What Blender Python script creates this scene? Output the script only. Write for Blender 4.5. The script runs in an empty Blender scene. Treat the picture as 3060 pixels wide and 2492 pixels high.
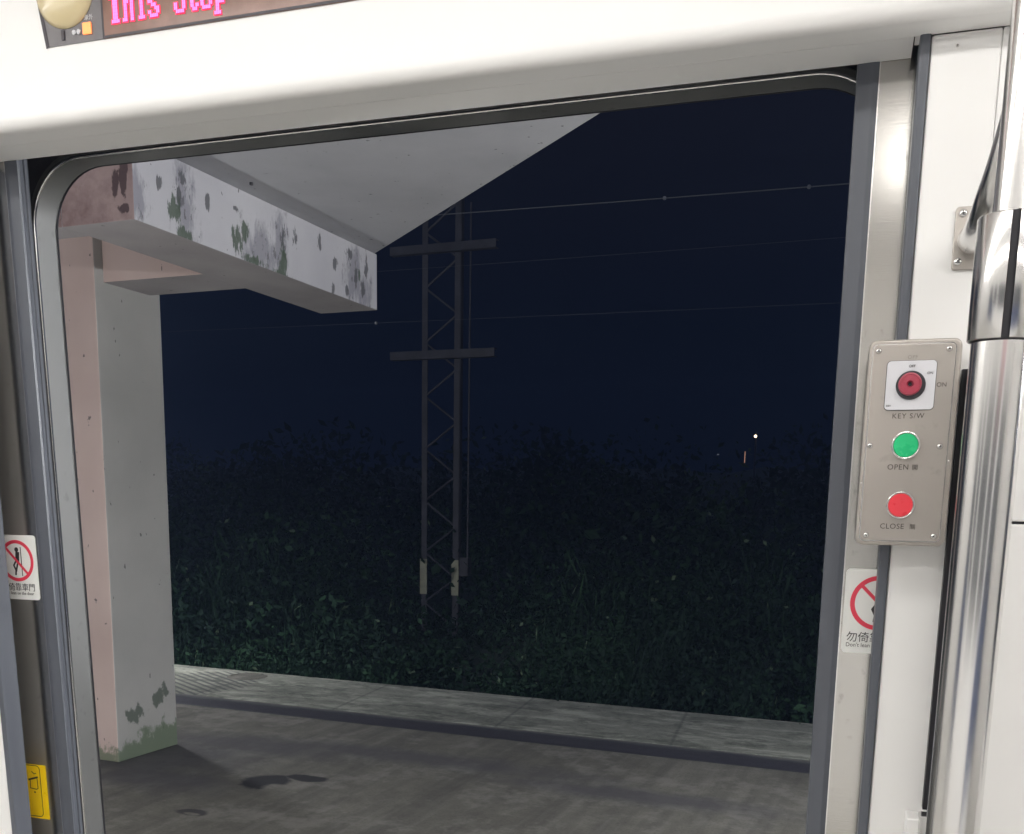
import bpy, bmesh, math, random
from mathutils import Matrix, Vector
random.seed(7)
S = bpy.context.scene
C = S.collection
R = math.radians

# ------------------------------------------------------------------ camera
def frame_rot(yaw, pitch, roll):
    y, p, r = R(yaw), R(pitch), R(roll)
    B = Matrix(((1, 0, 0), (0, 0, -1), (0, 1, 0)))
    Rz = Matrix(((math.cos(y), -math.sin(y), 0), (math.sin(y), math.cos(y), 0), (0, 0, 1)))
    Rp = Matrix(((1, 0, 0), (0, math.cos(p), -math.sin(p)), (0, math.sin(p), math.cos(p))))
    Rr = Matrix(((math.cos(r), -math.sin(r), 0), (math.sin(r), math.cos(r), 0), (0, 0, 1)))
    return Rr @ B @ Rp @ Rz
RO = frame_rot(-21.81, 9.93, 1.08)      # platform (world) axes seen by the camera
RT = frame_rot(-18.17, 11.55, 0.33)     # the canted train's axes seen by the camera
cam_d = bpy.data.cameras.new('camera')
cam = bpy.data.objects.new('camera', cam_d); C.objects.link(cam)
cam.matrix_world = (Matrix(((1, 0, 0), (0, -1, 0), (0, 0, -1))) @ RO).transposed().to_4x4()
cam_d.lens = 36 * 3000 / 3060; cam_d.sensor_width = 36; cam_d.sensor_fit = 'HORIZONTAL'
cam_d.shift_y = 794 / 3060
cam_d.clip_start = 0.02; cam_d.clip_end = 2000
S.camera = cam
TM = (RO.transposed() @ RT).to_4x4()    # train frame -> world

# ------------------------------------------------------------------ world (night sky) and exposure
S.view_settings.view_transform = 'Standard'; S.view_settings.look = 'None'
S.view_settings.exposure = 0; S.view_settings.gamma = 1
W = bpy.data.worlds.new('World'); S.world = W; W.use_nodes = True
wn, wl = W.node_tree.nodes, W.node_tree.links
bg = wn['Background']
tc = wn.new('ShaderNodeTexCoord'); sx = wn.new('ShaderNodeSeparateXYZ'); cr = wn.new('ShaderNodeValToRGB')
mr = wn.new('ShaderNodeMapRange'); mr.inputs[1].default_value = -0.1; mr.inputs[2].default_value = 0.8
cr.color_ramp.elements[0].position = 0; cr.color_ramp.elements[0].color = (.0006, .0020, .0066, 1)
cr.color_ramp.elements[1].position = 1; cr.color_ramp.elements[1].color = (.0112, .0114, .0215, 1)
e = cr.color_ramp.elements.new(.30); e.color = (.0012, .0024, .0070, 1)
e = cr.color_ramp.elements.new(.62); e.color = (.0050, .0048, .0088, 1)
cr.color_ramp.elements[-1].color = (.050, .066, .115, 1)      # unseen upper sky, brightened to lift the plants and hillside
wl.new(tc.outputs['Generated'], sx.inputs[0]); wl.new(sx.outputs[2], mr.inputs[0])
wl.new(mr.outputs[0], cr.inputs[0]); wl.new(cr.outputs[0], bg.inputs[0])
bg.inputs[1].default_value = 1.0
LAMP = 15.0         # radiance of the carriage's ceiling lamps
FILL = 520.0        # radiance of the unseen lamps added on the platform

# ------------------------------------------------------------------ material helpers
class NM:
    def __init__(s, name):
        s.m = bpy.data.materials.new(name); s.m.use_nodes = True
        s.n, s.l = s.m.node_tree.nodes, s.m.node_tree.links
        s.b = s.n['Principled BSDF']; s.out = s.n['Material Output']; s._p = None
    def add(s, t, **k):
        n = s.n.new(t)
        for a, v in k.items(): setattr(n, a, v)
        return n
    def put(s, sock, v):
        if hasattr(v, 'links') or isinstance(v, bpy.types.NodeSocket): s.l.new(v, sock)
        else:
            if isinstance(v, (tuple, list)) and len(v) == 3 and sock.type == 'RGBA': v = (*v, 1)
            sock.default_value = v
    def pos(s):
        if s._p is None: s._p = s.add('ShaderNodeTexCoord').outputs['Object']
        return s._p
    def noise(s, scale, detail=4, stretch=(1, 1, 1), rough=.55, off=(0, 0, 0)):
        mp = s.add('ShaderNodeMapping'); s.l.new(s.pos(), mp.inputs[0])
        mp.inputs['Scale'].default_value = stretch; mp.inputs['Location'].default_value = off
        n = s.add('ShaderNodeTexNoise'); s.l.new(mp.outputs[0], n.inputs['Vector'])
        n.inputs['Scale'].default_value = scale; n.inputs['Detail'].default_value = detail
        n.inputs['Roughness'].default_value = rough
        return n.outputs['Fac']
    def rng(s, v, a, b, c=0, d=1):
        n = s.add('ShaderNodeMapRange'); s.put(n.inputs[0], v)
        for i, q in enumerate((a, b, c, d)): n.inputs[i + 1].default_value = q
        return n.outputs[0]
    def math(s, op, a, b=0.0, c=None):
        n = s.add('ShaderNodeMath', operation=op); s.put(n.inputs[0], a); s.put(n.inputs[1], b)
        if c is not None: s.put(n.inputs[2], c)
        return n.outputs[0]
    def mix(s, f, a, b):
        n = s.add('ShaderNodeMix', data_type='RGBA'); s.put(n.inputs[0], f); s.put(n.inputs[6], a); s.put(n.inputs[7], b)
        return n.outputs[2]
    def sep(s):
        n = s.add('ShaderNodeSeparateXYZ'); s.l.new(s.pos(), n.inputs[0]); return n.outputs
    def blobs(s, axes, lst, warp):
        """irregular patches: list of (u, v, ru, rv); 1 inside, 0 outside"""
        o = s.sep(); acc = None
        for u, v, ru, rv in lst:
            a = s.math('DIVIDE', s.math('SUBTRACT', o[axes[0]], u), ru)
            b = s.math('DIVIDE', s.math('SUBTRACT', o[axes[1]], v), rv)
            d = s.math('SUBTRACT', 1.0, s.math('SQRT', s.math('ADD', s.math('MULTIPLY', a, a), s.math('MULTIPLY', b, b))))
            acc = d if acc is None else s.math('MAXIMUM', acc, d)
        return s.math('ADD', acc, warp)
    def bump(s, h, strength=.3, dist=.01):
        n = s.add('ShaderNodeBump'); n.inputs['Strength'].default_value = strength; n.inputs['Distance'].default_value = dist
        s.put(n.inputs['Height'], h); s.l.new(n.outputs[0], s.b.inputs['Normal'])
    def fin(s, col=None, rough=.5, metal=0, spec=None, coat=None, aniso=None):
        if col is not None: s.put(s.b.inputs['Base Color'], col)
        s.put(s.b.inputs['Roughness'], rough); s.b.inputs['Metallic'].default_value = metal
        if spec is not None: s.b.inputs['Specular IOR Level'].default_value = spec
        if coat: s.b.inputs['Coat Weight'].default_value = coat
        if aniso: s.b.inputs['Anisotropic'].default_value = aniso
        return s.m
def plain(name, col, rough=.5, metal=0, var=.06, scale=30, bump=0, spec=None):
    k = NM(name); n = k.noise(scale, 5)
    f = k.rng(n, .3, .7)
    c0 = tuple(x * (1 - var) for x in col); c1 = tuple(min(1, x * (1 + var)) for x in col)
    if bump: k.bump(n, bump, .002)
    return k.fin(k.mix(f, c0, c1), k.rng(n, .3, .7, rough * .9, min(1, rough * 1.12)), metal, spec)
def emit(name, col, st):
    k = NM(name); k.b.inputs['Base Color'].default_value = (*col, 1)
    k.b.inputs['Emission Color'].default_value = (*col, 1); k.b.inputs['Emission Strength'].default_value = st
    k.b.inputs['Roughness'].default_value = .4
    return k.m

M = {}
M['panel'] = plain('white_panel_paint', (.80, .79, .775), .38, var=.015, scale=6)
M['soffit'] = M['panel']
def brushed(name, col, rough, scale=1):
    k = NM(name)
    n = k.noise(900 * scale, 2, (.02, 1, 1)); n2 = k.noise(5, 4, (1, 1, .35)); n3 = k.noise(60, 5, off=(3, 1, 2))
    sp = k.rng(n3, .62, .72)
    k.bump(k.math('ADD', n, k.math('MULTIPLY', n2, .5)), .04, .001)
    f = k.rng(n2, .3, .7)
    return k.fin(k.mix(k.math('MULTIPLY', sp, .25), k.mix(f, tuple(x * .9 for x in col), col), tuple(x * .72 for x in col)),
                 k.math('ADD', k.rng(n2, .3, .7, rough * .85, rough * 1.2), k.math('MULTIPLY', sp, .1)), 1)
M['steel'] = brushed('brushed_stainless', (.50, .485, .46), .15)
M['plate'] = brushed('brushed_plate', (.47, .435, .40), .42)
M['portal'] = brushed('worn_stainless', (.27, .27, .265), .5)
M['chrome'] = plain('polished_steel', (.70, .69, .68), .19, 1, .02, 14)
M['screw'] = plain('screw_steel', (.62, .61, .60), .22, 1)
k = NM('grey_rubber'); n = k.noise(22, 4, (1, 1, .12)); n2 = k.noise(180, 3)
k.bump(n2, .12, .001)
M['rubber'] = k.fin(k.mix(k.rng(n, .3, .7), (.072, .078, .094), (.100, .108, .128)), .42, spec=.5)
M['black'] = plain('black_rubber', (.012, .011, .014), .5, var=.2)
M['cavity'] = plain('dark_pocket_lining', (.07, .068, .078), .7, var=.2)
M['ink'] = plain('dark_ink', (.028, .026, .026), .5, var=.2)
M['etch'] = plain('engraved_ink', (.06, .05, .042), .5, var=.3, scale=300)
M['faint'] = plain('faint_ink', (.26, .24, .22), .5, var=.2, scale=400)
M['sticker'] = plain('sticker_white', (.78, .78, .75), .35, var=.01)
M['red'] = plain('sticker_red', (.74, .045, .085), .35, var=.06)
M['yellow'] = plain('sticker_yellow', (.90, .60, .005), .30, var=.03)
M['green_btn'] = plain('green_plastic', (.02, .52, .20), .28, var=.03, scale=60)
M['red_btn'] = plain('red_plastic', (.80, .05, .07), .28, var=.03, scale=60)
M['key_red'] = plain('dull_red_plastic', (.36, .045, .075), .35, var=.1, scale=200)
M['key_grey'] = plain('dark_grey_plastic', (.035, .037, .042), .35, var=.1)
M['key_white'] = plain('white_plastic', (.62, .62, .65), .35, var=.02)
M['led_case'] = plain('grey_display_case', (.13, .12, .125), .35, var=.12, scale=50)
M['led_dark'] = plain('display_edge', (.03, .022, .028), .4)
M['led_window'] = plain('smoked_display_window', (.22, .115, .085), .18, var=.18, scale=25)
M['dome'] = plain('cream_lamp_dome', (.60, .50, .30), .18, var=.03)
M['led_core'] = emit('led_pink', (1.0, .18, .55), 1.25)
M['led_glow'] = emit('led_red', (1.0, .02, .10), .9)
M['led_orange'] = emit('orange_indicator', (1.0, .30, .09), 1.0)
M['white_ink'] = plain('pale_ink', (.6, .6, .6), .4)
M['ceil_lamp'] = emit('ceiling_lamp_diffuser', (1.0, .98, .95), LAMP)
M['added_lamp'] = emit('fill_tube', (.97, .98, 1.0), FILL)
M['floor_in'] = plain('grey_vinyl_floor', (.50, .49, .46), .45, var=.12)
M['seat'] = plain('blue_seat_fabric', (.06, .08, .16), .8, var=.2)
M['window'] = plain('dark_window_glass', (.10, .105, .11), .15)
M['strap_y'] = plain('yellow_strap', (.75, .55, .03), .5)
M['pink_panel'] = plain('pink_notice', (.70, .22, .26), .5)

# ------------------------------------------------------------------ object helpers
def tag(o, label=None, cat=None, group=None, kind=None):
    if label: o['label'] = label
    if cat: o['category'] = cat
    if group: o['group'] = group
    if kind: o['kind'] = kind
    return o
def empty(name, loc=(0, 0, 0), train=False, **k):
    o = bpy.data.objects.new(name, None); o.empty_display_size = .05; C.objects.link(o)
    o.matrix_world = (TM if train else Matrix()) @ Matrix.Translation(loc)
    o['loc'] = loc; del o['loc']
    ORG[o.name] = Vector(loc); tag(o, **k)
    return o
ORG = {}
def obj(name, bm, mat, parent=None, train=False, bevel=0, smooth=False, seg=2):
    me = bpy.data.meshes.new(name); bm.to_mesh(me); bm.free()
    o = bpy.data.objects.new(name, me); C.objects.link(o)
    for m_ in (mat if isinstance(mat, list) else [mat]): me.materials.append(m_)
    if smooth:
        for p in me.polygons: p.use_smooth = True
    if bevel:
        b = o.modifiers.new('bevel', 'BEVEL'); b.width = bevel; b.segments = seg; b.limit_method = 'ANGLE'; b.angle_limit = R(50)
    if parent is not None:
        root = parent
        off = Vector((0, 0, 0))
        o.parent = parent
        while root.parent: root = root.parent
        if parent is root and root.name in ORG: off = ORG[root.name]
        o.location = -off                      # geometry is written in train / platform coordinates
    elif train: o.matrix_world = TM.copy()
    return o
def nb(): return bmesh.new()
def box(bm, x0, x1, y0, y1, z0, z1):
    v = [bm.verts.new(p) for p in ((x0,y0,z0),(x1,y0,z0),(x1,y1,z0),(x0,y1,z0),(x0,y0,z1),(x1,y0,z1),(x1,y1,z1),(x0,y1,z1))]
    for f in ((0,3,2,1),(4,5,6,7),(0,1,5,4),(1,2,6,5),(2,3,7,6),(3,0,4,7)): bm.faces.new([v[i] for i in f])
    return bm
def bx(*a): return box(nb(), *a)
def prism(bm, pts, axis, a, b):
    """pts: 2D outline; extruded along axis from a to b"""
    def P(u, v, w): return {'x': (w, u, v), 'y': (u, w, v), 'z': (u, v, w)}[axis]
    A = [bm.verts.new(P(u, v, a)) for u, v in pts]; B = [bm.verts.new(P(u, v, b)) for u, v in pts]
    bm.faces.new(A[::-1]); bm.faces.new(B); n = len(pts)
    for i in range(n): bm.faces.new((A[i], A[(i+1) % n], B[(i+1) % n], B[i]))
    bmesh.ops.recalc_face_normals(bm, faces=bm.faces)
    return bm
def rrect(x0, x1, z0, z1, r, n=6):
    pts = []
    for cx, cz, a0 in ((x1-r, z1-r, 0), (x0+r, z1-r, 90), (x0+r, z0+r, 180), (x1-r, z0+r, 270)):
        for i in range(n+1):
            a = R(a0 + 90*i/n); pts.append((cx + r*math.cos(a), cz + r*math.sin(a)))
    return pts
def tube(bm, pts, rad, n=16, cap=True):
    """tube through pts, rad number or list"""
    pts = [Vector(p) for p in pts]; rings = []
    rads = rad if isinstance(rad, (list, tuple)) else [rad]*len(pts)
    up = Vector((0, 0, 1))
    for i, p in enumerate(pts):
        d = (pts[min(i+1, len(pts)-1)] - pts[max(i-1, 0)]).normalized()
        u = d.cross(up if abs(d.z) < .95 else Vector((0, 1, 0))).normalized(); w = d.cross(u)
        if rings and u.dot(lastu) < 0: u, w = -u, -w
        lastu = u
        rings.append([bm.verts.new(p + (u*math.cos(2*math.pi*j/n) + w*math.sin(2*math.pi*j/n))*rads[i]) for j in range(n)])
    for a, b in zip(rings, rings[1:]):
        for j in range(n): bm.faces.new((a[j], a[(j+1) % n], b[(j+1) % n], b[j])).smooth = True
    if cap:
        bm.faces.new([bm.verts.new(v.co) for v in rings[0][::-1]]); bm.faces.new([bm.verts.new(v.co) for v in rings[-1]])
    bmesh.ops.recalc_face_normals(bm, faces=bm.faces)
    return bm
def disc(bm, x, z, y0, prof, n=32):
    """turned profile about the Y axis at (x, z): prof = [(radius, y)...], from outer back to centre front"""
    rings = []
    for r, y in prof:
        if r < 1e-6: rings.append([bm.verts.new((x, y0+y, z))])
        else: rings.append([bm.verts.new((x + r*math.cos(2*math.pi*j/n), y0+y, z + r*math.sin(2*math.pi*j/n))) for j in range(n)])
    for a, b in zip(rings, rings[1:]):
        for j in range(n):
            if len(b) == 1: bm.faces.new((a[j], a[(j+1) % n], b[0]))
            else: bm.faces.new((a[j], a[(j+1) % n], b[(j+1) % n], b[j]))
    bmesh.ops.recalc_face_normals(bm, faces=bm.faces)
    return bm
def ring(bm, x, z, y, r0, r1, t, n=48, a0=0, a1=360):
    """flat annulus standing on plane y, thickness t toward -y"""
    full = a1 - a0 >= 360; m_ = n if full else n+1
    vs = []
    for j in range(m_):
        a = R(a0 + (a1-a0)*j/n)
        vs.append([bm.verts.new((x + r*math.cos(a), yy, z + r*math.sin(a))) for r, yy in ((r0, y), (r0, y-t), (r1, y-t), (r1, y))])
    for j in range(n):
        p, q = vs[j], vs[(j+1) % m_]
        for i in range(4): bm.faces.new((p[i], q[i], q[(i+1) % 4], p[(i+1) % 4]))
    bmesh.ops.recalc_face_normals(bm, faces=bm.faces)
    return bm
def stroke(bm, pts, w, y, t):
    """polyline of width w drawn on plane y"""
    for (xa, za), (xb, zb) in zip(pts, pts[1:]):
        d = Vector((xb-xa, zb-za)); L = d.length
        if L < 1e-7: continue
        d /= L; nx, nz = -d.y*w/2, d.x*w/2; ex, ez = d.x*w*.3, d.y*w*.3
        prism(bm, [(xa-ex+nx, za-ez+nz), (xa-ex-nx, za-ez-nz), (xb+ex-nx, zb+ez-nz), (xb+ex+nx, zb+ez+nz)], 'y', y, y-t)
    return bm
def text_bm(txt, size, x, z, y, align='CENTER', t=.0004, space=1.0, sx=1.0):
    cu = bpy.data.curves.new('lettering', 'FONT'); cu.body = txt; cu.size = size; cu.align_x = align
    cu.space_character = space; cu.resolution_u = 3; cu.extrude = t/2
    to = bpy.data.objects.new('lettering', cu); C.objects.link(to)
    bpy.context.view_layer.update()
    dg = bpy.context.evaluated_depsgraph_get()
    me = bpy.data.meshes.new_from_object(to.evaluated_get(dg))
    bm = nb(); bm.from_mesh(me)
    for v in bm.verts: v.co = Vector((x + v.co.x*sx, y - v.co.z - t/2, z + v.co.y))
    bpy.data.objects.remove(to); bpy.data.curves.remove(cu); bpy.data.meshes.remove(me)
    return bm

# ================================================================== THE TRAIN (train coordinates)
TX0, TX1 = -4.6, 3.4          # carriage stretch that is modelled
DX0, DX1 = -1.313, -.025      # leading edges of the two open leaves
H = .498                      # underside of the header
car = empty('train_car', (-.669, 1.42, -1.38), True, label='white train carriage interior around the open doorway', cat='train car')

# header: white face with rounded lower edge and grey-lit underside, notched at its right end
bm = nb()
prof = [(1.30, .95), (1.30, H+.0175), (1.30, H+.016)] + [(1.316-.016*math.cos(R(a)), H+.016-.016*math.sin(R(a))) for a in range(10, 91, 10)] + [(1.3175, H), (1.356, H), (1.356, H+.02), (1.34, H+.02), (1.34, .95)]
prism(bm, prof, 'x', TX0, TX1)
for f in bm.faces: f.smooth = len(f.verts) == 4 and f.calc_area() < .30 and f.calc_center_median().y < 1.333 and f.calc_center_median().z < H+.1
box(bm, TX0, .036, 1.357, 1.419, H, H+.012)
box(bm, .0375, .0505, 1.357, 1.381, H, H+.012)
obj('header_panel', bm, M['panel'], car)
# pillars beside the doorway
bm = bx(.055, .1297, 1.355, 1.389, -1.38, H-.0005)
obj('door_pillar', bm, M['panel'], car, bevel=.003)
bm = bx(DX0+DX1-.1185, DX0+DX1-.055, 1.355, 1.389, -1.38, H-.0005)
obj('door_pillar', bm, M['panel'], car, bevel=.003)
# gaskets where the leaves slide into the wall
for s in (0, 1):
    f = lambda x: x if s == 0 else DX0+DX1-x
    a, b = sorted((f(.0425), f(.0545)))
    bm = bx(a, b, 1.352, 1.404 if s == 0 else 1.390, -1.38, H+.02)
    obj('pocket_gasket', bm, M['rubber'], car, bevel=.003)
# sliding leaves with ribbed rubber leading edges
for s in (0, 1):
    f = lambda x: x if s == 0 else DX0+DX1-x
    a, b = sorted((f(.0), f(.62)))
    d = obj('sliding_door', bx(a, b, 1.42, 1.452, -1.375, H+.06), M['steel'], car, bevel=.002)
    bm = nb()
    pr = [(.0005, 1.4185), (-.006, 1.4175), (-.0245, 1.4185), (-.0255, 1.4225), (-.0245, 1.426), (-.0245, 1.430), (-.022, 1.4315), (-.022, 1.4335), (-.0245, 1.435), (-.0245, 1.4395), (-.022, 1.441), (-.022, 1.4435), (-.019, 1.4455), (.0005, 1.4455)]
    prism(bm, [(f(x), y) for x, y in pr], 'z', -1.375, H+.055)
    obj('rubber_edge', bm, M['rubber'], d)
    bm = bx(*sorted((f(-.017), f(-.001))), 1.4462, 1.4507, -1.375, H+.055)
    obj('edge_core', bm, M['black'], d)
    bm = bx(*sorted((f(.0008), f(.0022))), 1.4188, 1.4215, -1.375, H+.055)
    obj('edge_trim', bm, M['chrome'], d)
# body-side portal with rounded corners: reveal, front flange
PX0, PX1, PZ1, PR = -1.362, .024, .52, .105
def portal_path(off, r):
    pts = [(PX0-off, -1.38)]
    for cx, a0 in ((PX0+PR, 180), (PX1-PR, 90)):
        for i in range(13):
            a = R(a0 - 90*i/12); pts.append((cx + r*math.cos(a), PZ1-PR + r*math.sin(a)))
    return pts + [(PX1+off, -1.38)]
def portal_sweep(prof):
    bm = nb(); rows = []
    for off, y in prof:
        rows.append([bm.verts.new((x, y, z)) for x, z in portal_path(off, PR+off)])
    for a, b in zip(rows, rows[1:]):
        a = [bm.verts.new(v.co) for v in a]; b = [bm.verts.new(v.co) for v in b]      # own verts: crisp folds
        for i in range(len(a)-1): bm.faces.new((a[i], b[i], b[i+1], a[i+1])).smooth = True
    for r_ in rows:
        for v in r_: bm.verts.remove(v)
    return bm
bm = portal_sweep([(.013, 1.512), (.013, 1.5015), (.011, 1.5), (.002, 1.5), (.0, 1.502), (0, 1.548), (.001, 1.552), (.03, 1.552)])
obj('door_portal', bm, M['portal'], car)
obj('portal_edge_glint', portal_sweep([(.0035, 1.4995), (.0005, 1.4985), (-.0006, 1.4995), (-.0006, 1.5030)]), M['chrome'], car)  # thin chrome rim added for the bright line along the lit edge
bm = portal_sweep([(.0005, 1.5525), (.0005, 1.556), (.02, 1.556)])
obj('portal_seal', bm, M['black'], car)
# dark lining behind header and around the portal
WL, WR, WZ = (-3.75, -2.1), (.75, 2.4), (-.50, .38)      # carriage windows either side of the doorway
def holed(bm, a, b, y0, y1, z0, z1, w):
    box(bm, a, w[0], y0, y1, z0, z1); box(bm, w[1], b, y0, y1, z0, z1)
    box(bm, w[0], w[1], y0, y1, z0, WZ[0]); box(bm, w[0], w[1], y0, y1, WZ[1], z1)
bm = nb()
box(bm, TX0, TX1, 1.46, 1.505, .62, .95)
holed(bm, TX0, PX0-.03, 1.49, 1.515, -1.38, .62, WL); holed(bm, PX1+.03, TX1, 1.49, 1.515, -1.38, .62, WR)
prism(bm, [(PX0-.03, .62)] + [(x, z) for x, z in portal_path(.0135, PR+.0135)[1:-1]] + [(PX1+.03, .62)], 'y', 1.512, 1.516)
obj('pocket_lining', bm, M['cavity'], car)
# outer skin of the carriage
bm = nb()
holed(bm, TX0, PX0-.03, 1.556, 1.57, -1.9, .75, WL); holed(bm, PX1+.03, TX1, 1.556, 1.57, -1.9, .75, WR); box(bm, PX0-.03, PX1+.03, 1.5565, 1.5695, .55, .75)
box(bm, TX0, TX1, 1.40, 1.57, .75, .98)
obj('outer_skin', bm, M['steel'], car)
# the wall beyond the screen, with its seam and cover strip
bm = nb(); box(bm, .1298, .70, 1.3552, 1.38, -1.38, -.052); box(bm, .7003, TX1, 1.3555, 1.38, -1.38, WZ[0])
obj('side_wall', bm, M['panel'], car, bevel=.002)
bm = nb(); box(bm, .1298, .70, 1.3552, 1.38, -.0485, H-.0005); box(bm, .7003, TX1, 1.3555, 1.38, WZ[1], H-.0005)
obj('side_wall', bm, M['panel'], car, bevel=.002)
bm = nb(); holed(bm, TX0, DX0+DX1-.119, 1.345, 1.38, -1.38, H-.0005, WL)
obj('side_wall', bm, M['panel'], car)
obj('wall_seam', bx(.1300, .70, 1.360, 1.379, -.052, -.0485), M['black'], car)
# rest of the carriage interior (seen in the reflections)
obj('floor', bx(TX0, TX1, -1.40, 1.5, -1.46, -1.381), M['floor_in'], car)
bm = nb()
prism(bm, [(1.36, .93), (1.0, .93), (.78, .99), (-.78, .99), (-1.0, .93), (-1.36, .93), (-1.36, 1.03), (1.36, 1.03)], 'x', TX0, TX1)
obj('ceiling', bm, M['panel'], car)
bm = nb()
box(bm, TX0, TX1, -1.40, -1.36, -1.38, -.5); box(bm, TX0, TX1, -1.40, -1.36, .30, .94)
for a, b in ((TX0, -3.9), (-2.4, -2.2), (-1.45, -1.3), (-.05, .1), (1.0, 1.2), (2.7, TX1)): box(bm, a, b, -1.401, -1.359, -.5, .3)
obj('far_side_wall', bm, M['panel'], car)
obj('far_window', bx(TX0, TX1, -1.42, -1.402, -.52, .32), M['window'], car)
obj('end_wall', bx(TX0-.05, TX0, -1.4, 1.5, -1.4, 1.0), M['panel'], car)
obj('end_wall', bx(TX1, TX1+.05, -1.4, 1.5, -1.4, 1.0), M['panel'], car)
obj('notice_board', bx(.3, 1.0, -1.358, -1.352, .36, .5), M['pink_panel'], car)
for a, b in ((-3.9, -2.2), (1.0, 2.7)):
    t = empty('bench_seat', ((a+b)/2, -1.1, -1.38), True, label='blue fabric bench seat along the far side wall ' + ('facing the display end' if a < 0 else 'facing the button box end'), cat='seat', group='bench seats')
    obj('seat_base', bx(a, b, -1.35, -.98, -1.38, -1.0), M['panel'], t)
    obj('cushion', bx(a, b, -1.35, -.90, -.998, -.90), M['seat'], t, bevel=.03)
    obj('backrest', bx(a, b, -1.35, -1.27, -.898, -.45), M['seat'], t, bevel=.03)
# ceiling lamps in two rows
n_l = 0
for yy in (.50, -.50):
    for i, xx in enumerate((-3.9, -2.35, -.8, .75, 2.3)):
        t = empty('ceiling_light', (xx, yy, .93), True, label='long white ceiling lamp in the row ' + ('nearer the open doorway' if yy > 0 else 'nearer the far windows'), cat='light', group='ceiling lamps of the carriage')
        obj('lamp_housing', bx(xx-.72, xx+.72, yy-.085, yy+.085, .925, .985), M['panel'], t)
        obj('diffuser', bx(xx-.70, xx+.70, yy-.065, yy+.065, .905, .924), M['ceil_lamp'], t)

# ------------------------------------------------------------------ destination display over the door
led = empty('led_display', (-.9, 1.30, .7), True, label='LED passenger display reading This Stop in the header', cat='display')
YL = 1.30
LB = .598
obj('display_case', prism(nb(), [(-1.129, LB), (-1.0335, LB), (-1.0335, .82), (-1.166, .82)], 'y', YL-.0012, YL-.0002), M['led_case'], led)
obj('case_edge', prism(nb(), [(-1.1318, LB-.0015), (-1.1268, LB), (-1.1630, .82), (-1.169, .82)], 'y', YL-.002, YL-.0013), M['led_dark'], led)
obj('display_window', bx(-1.0305, -.15, YL-.0020, YL-.0002, LB, .82), M['led_window'], led)
bm = bx(-1.0335, -1.0306, YL-.0022, YL-.0001, LB, .82); box(bm, -1.03, -.15, YL-.0023, YL-.0021, LB, LB+.0035)
obj('window_rim', bm, M['led_dark'], led)
bm = nb(); disc(bm, -1.094, .667, YL-.0013, [(.049, 0), (.049, -.001), (.044, -.005), (.030, -.009), (.012, -.0112), (0, -.0115)], 40)
obj('lamp_dome', bm, M['dome'], led, smooth=True)
G = {  # 8-wide display glyphs, top row first (14 rows), bold strokes
'T': ["11111110","11111110","10111010","00111000","00111000","00111000","00111000","00111000","00111000","01111100","00000000","00000000"],
'h': ["11100000","01100000","01100000","01111100","01110110","01100110","01100110","01100110","01100110","11100110","00000000","00000000"],
'i': ["00011000","00011000","00000000","00111000","00011000","00011000","00011000","00011000","00011000","00111100","00000000","00000000"],
's': ["00000000","00000000","00000000","01111100","11000110","11100000","00111000","00001110","11000110","01111100","00000000","00000000"],
'S': ["01111100","11000110","11000110","01100000","00111000","00001100","00000110","11000110","11000110","01111100","00000000","00000000"],
't': ["00010000","00110000","00110000","11111100","00110000","00110000","00110000","00110000","00110110","00011100","00000000","00000000"],
'o': ["00000000","00000000","00000000","01111100","11000110","11000110","11000110","11000110","11000110","01111100","00000000","00000000"],
'p': ["00000000","00000000","00000000","11011100","01100110","01100110","01100110","01100110","01111100","01100000","01100000","11110000"]}
pw, ph = .00262, .0044
for ci, ch in enumerate('This Stop'):
    if ch == ' ': continue
    core, glow = nb(), nb()
    for r_, row in enumerate(G[ch]):
        for c_, b_ in enumerate(row):
            if b_ == '1':
                x = -1.0185 + (ci*8 + c_)*pw; z = .6145 + (9 - r_)*ph
                box(core, x+.0004, x+pw-.0003, YL-.0036, YL-.0032, z+.0003, z+ph-.0001)
                box(glow, x-.0012, x+pw+.0010, YL-.0030, YL-.0025, z-.0012, z+ph+.0008)
    lt = obj('lit_letter', core, M['led_core'], led); obj('letter_glow', glow, M['led_glow'], lt)
obj('orange_indicator', bx(-1.0660, -1.0515, YL-.004, YL-.0013, .6065, .6215), M['led_orange'], led, bevel=.001)
bm = nb()
for x in (-1.0815, -1.0735): disc(bm, x, .6115, YL-.0013, [(.0032, 0), (.0032, -.002), (0, -.0035)], 16)
obj('small_knob', bm, M['key_white'], led)
bm = bx(-1.1035, -1.0985, YL-.003, YL-.0013, .604, .617)
obj('toggle_switch', bm, M['led_dark'], led)
bm = text_bm('車內', .009, -1.106, .6235, YL-.0013); obj('caption', bm, M['white_ink'], led)
bm = text_bm('車外', .0075, -1.056, .6255, YL-.0013); obj('caption', bm, M['white_ink'], led)

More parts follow.
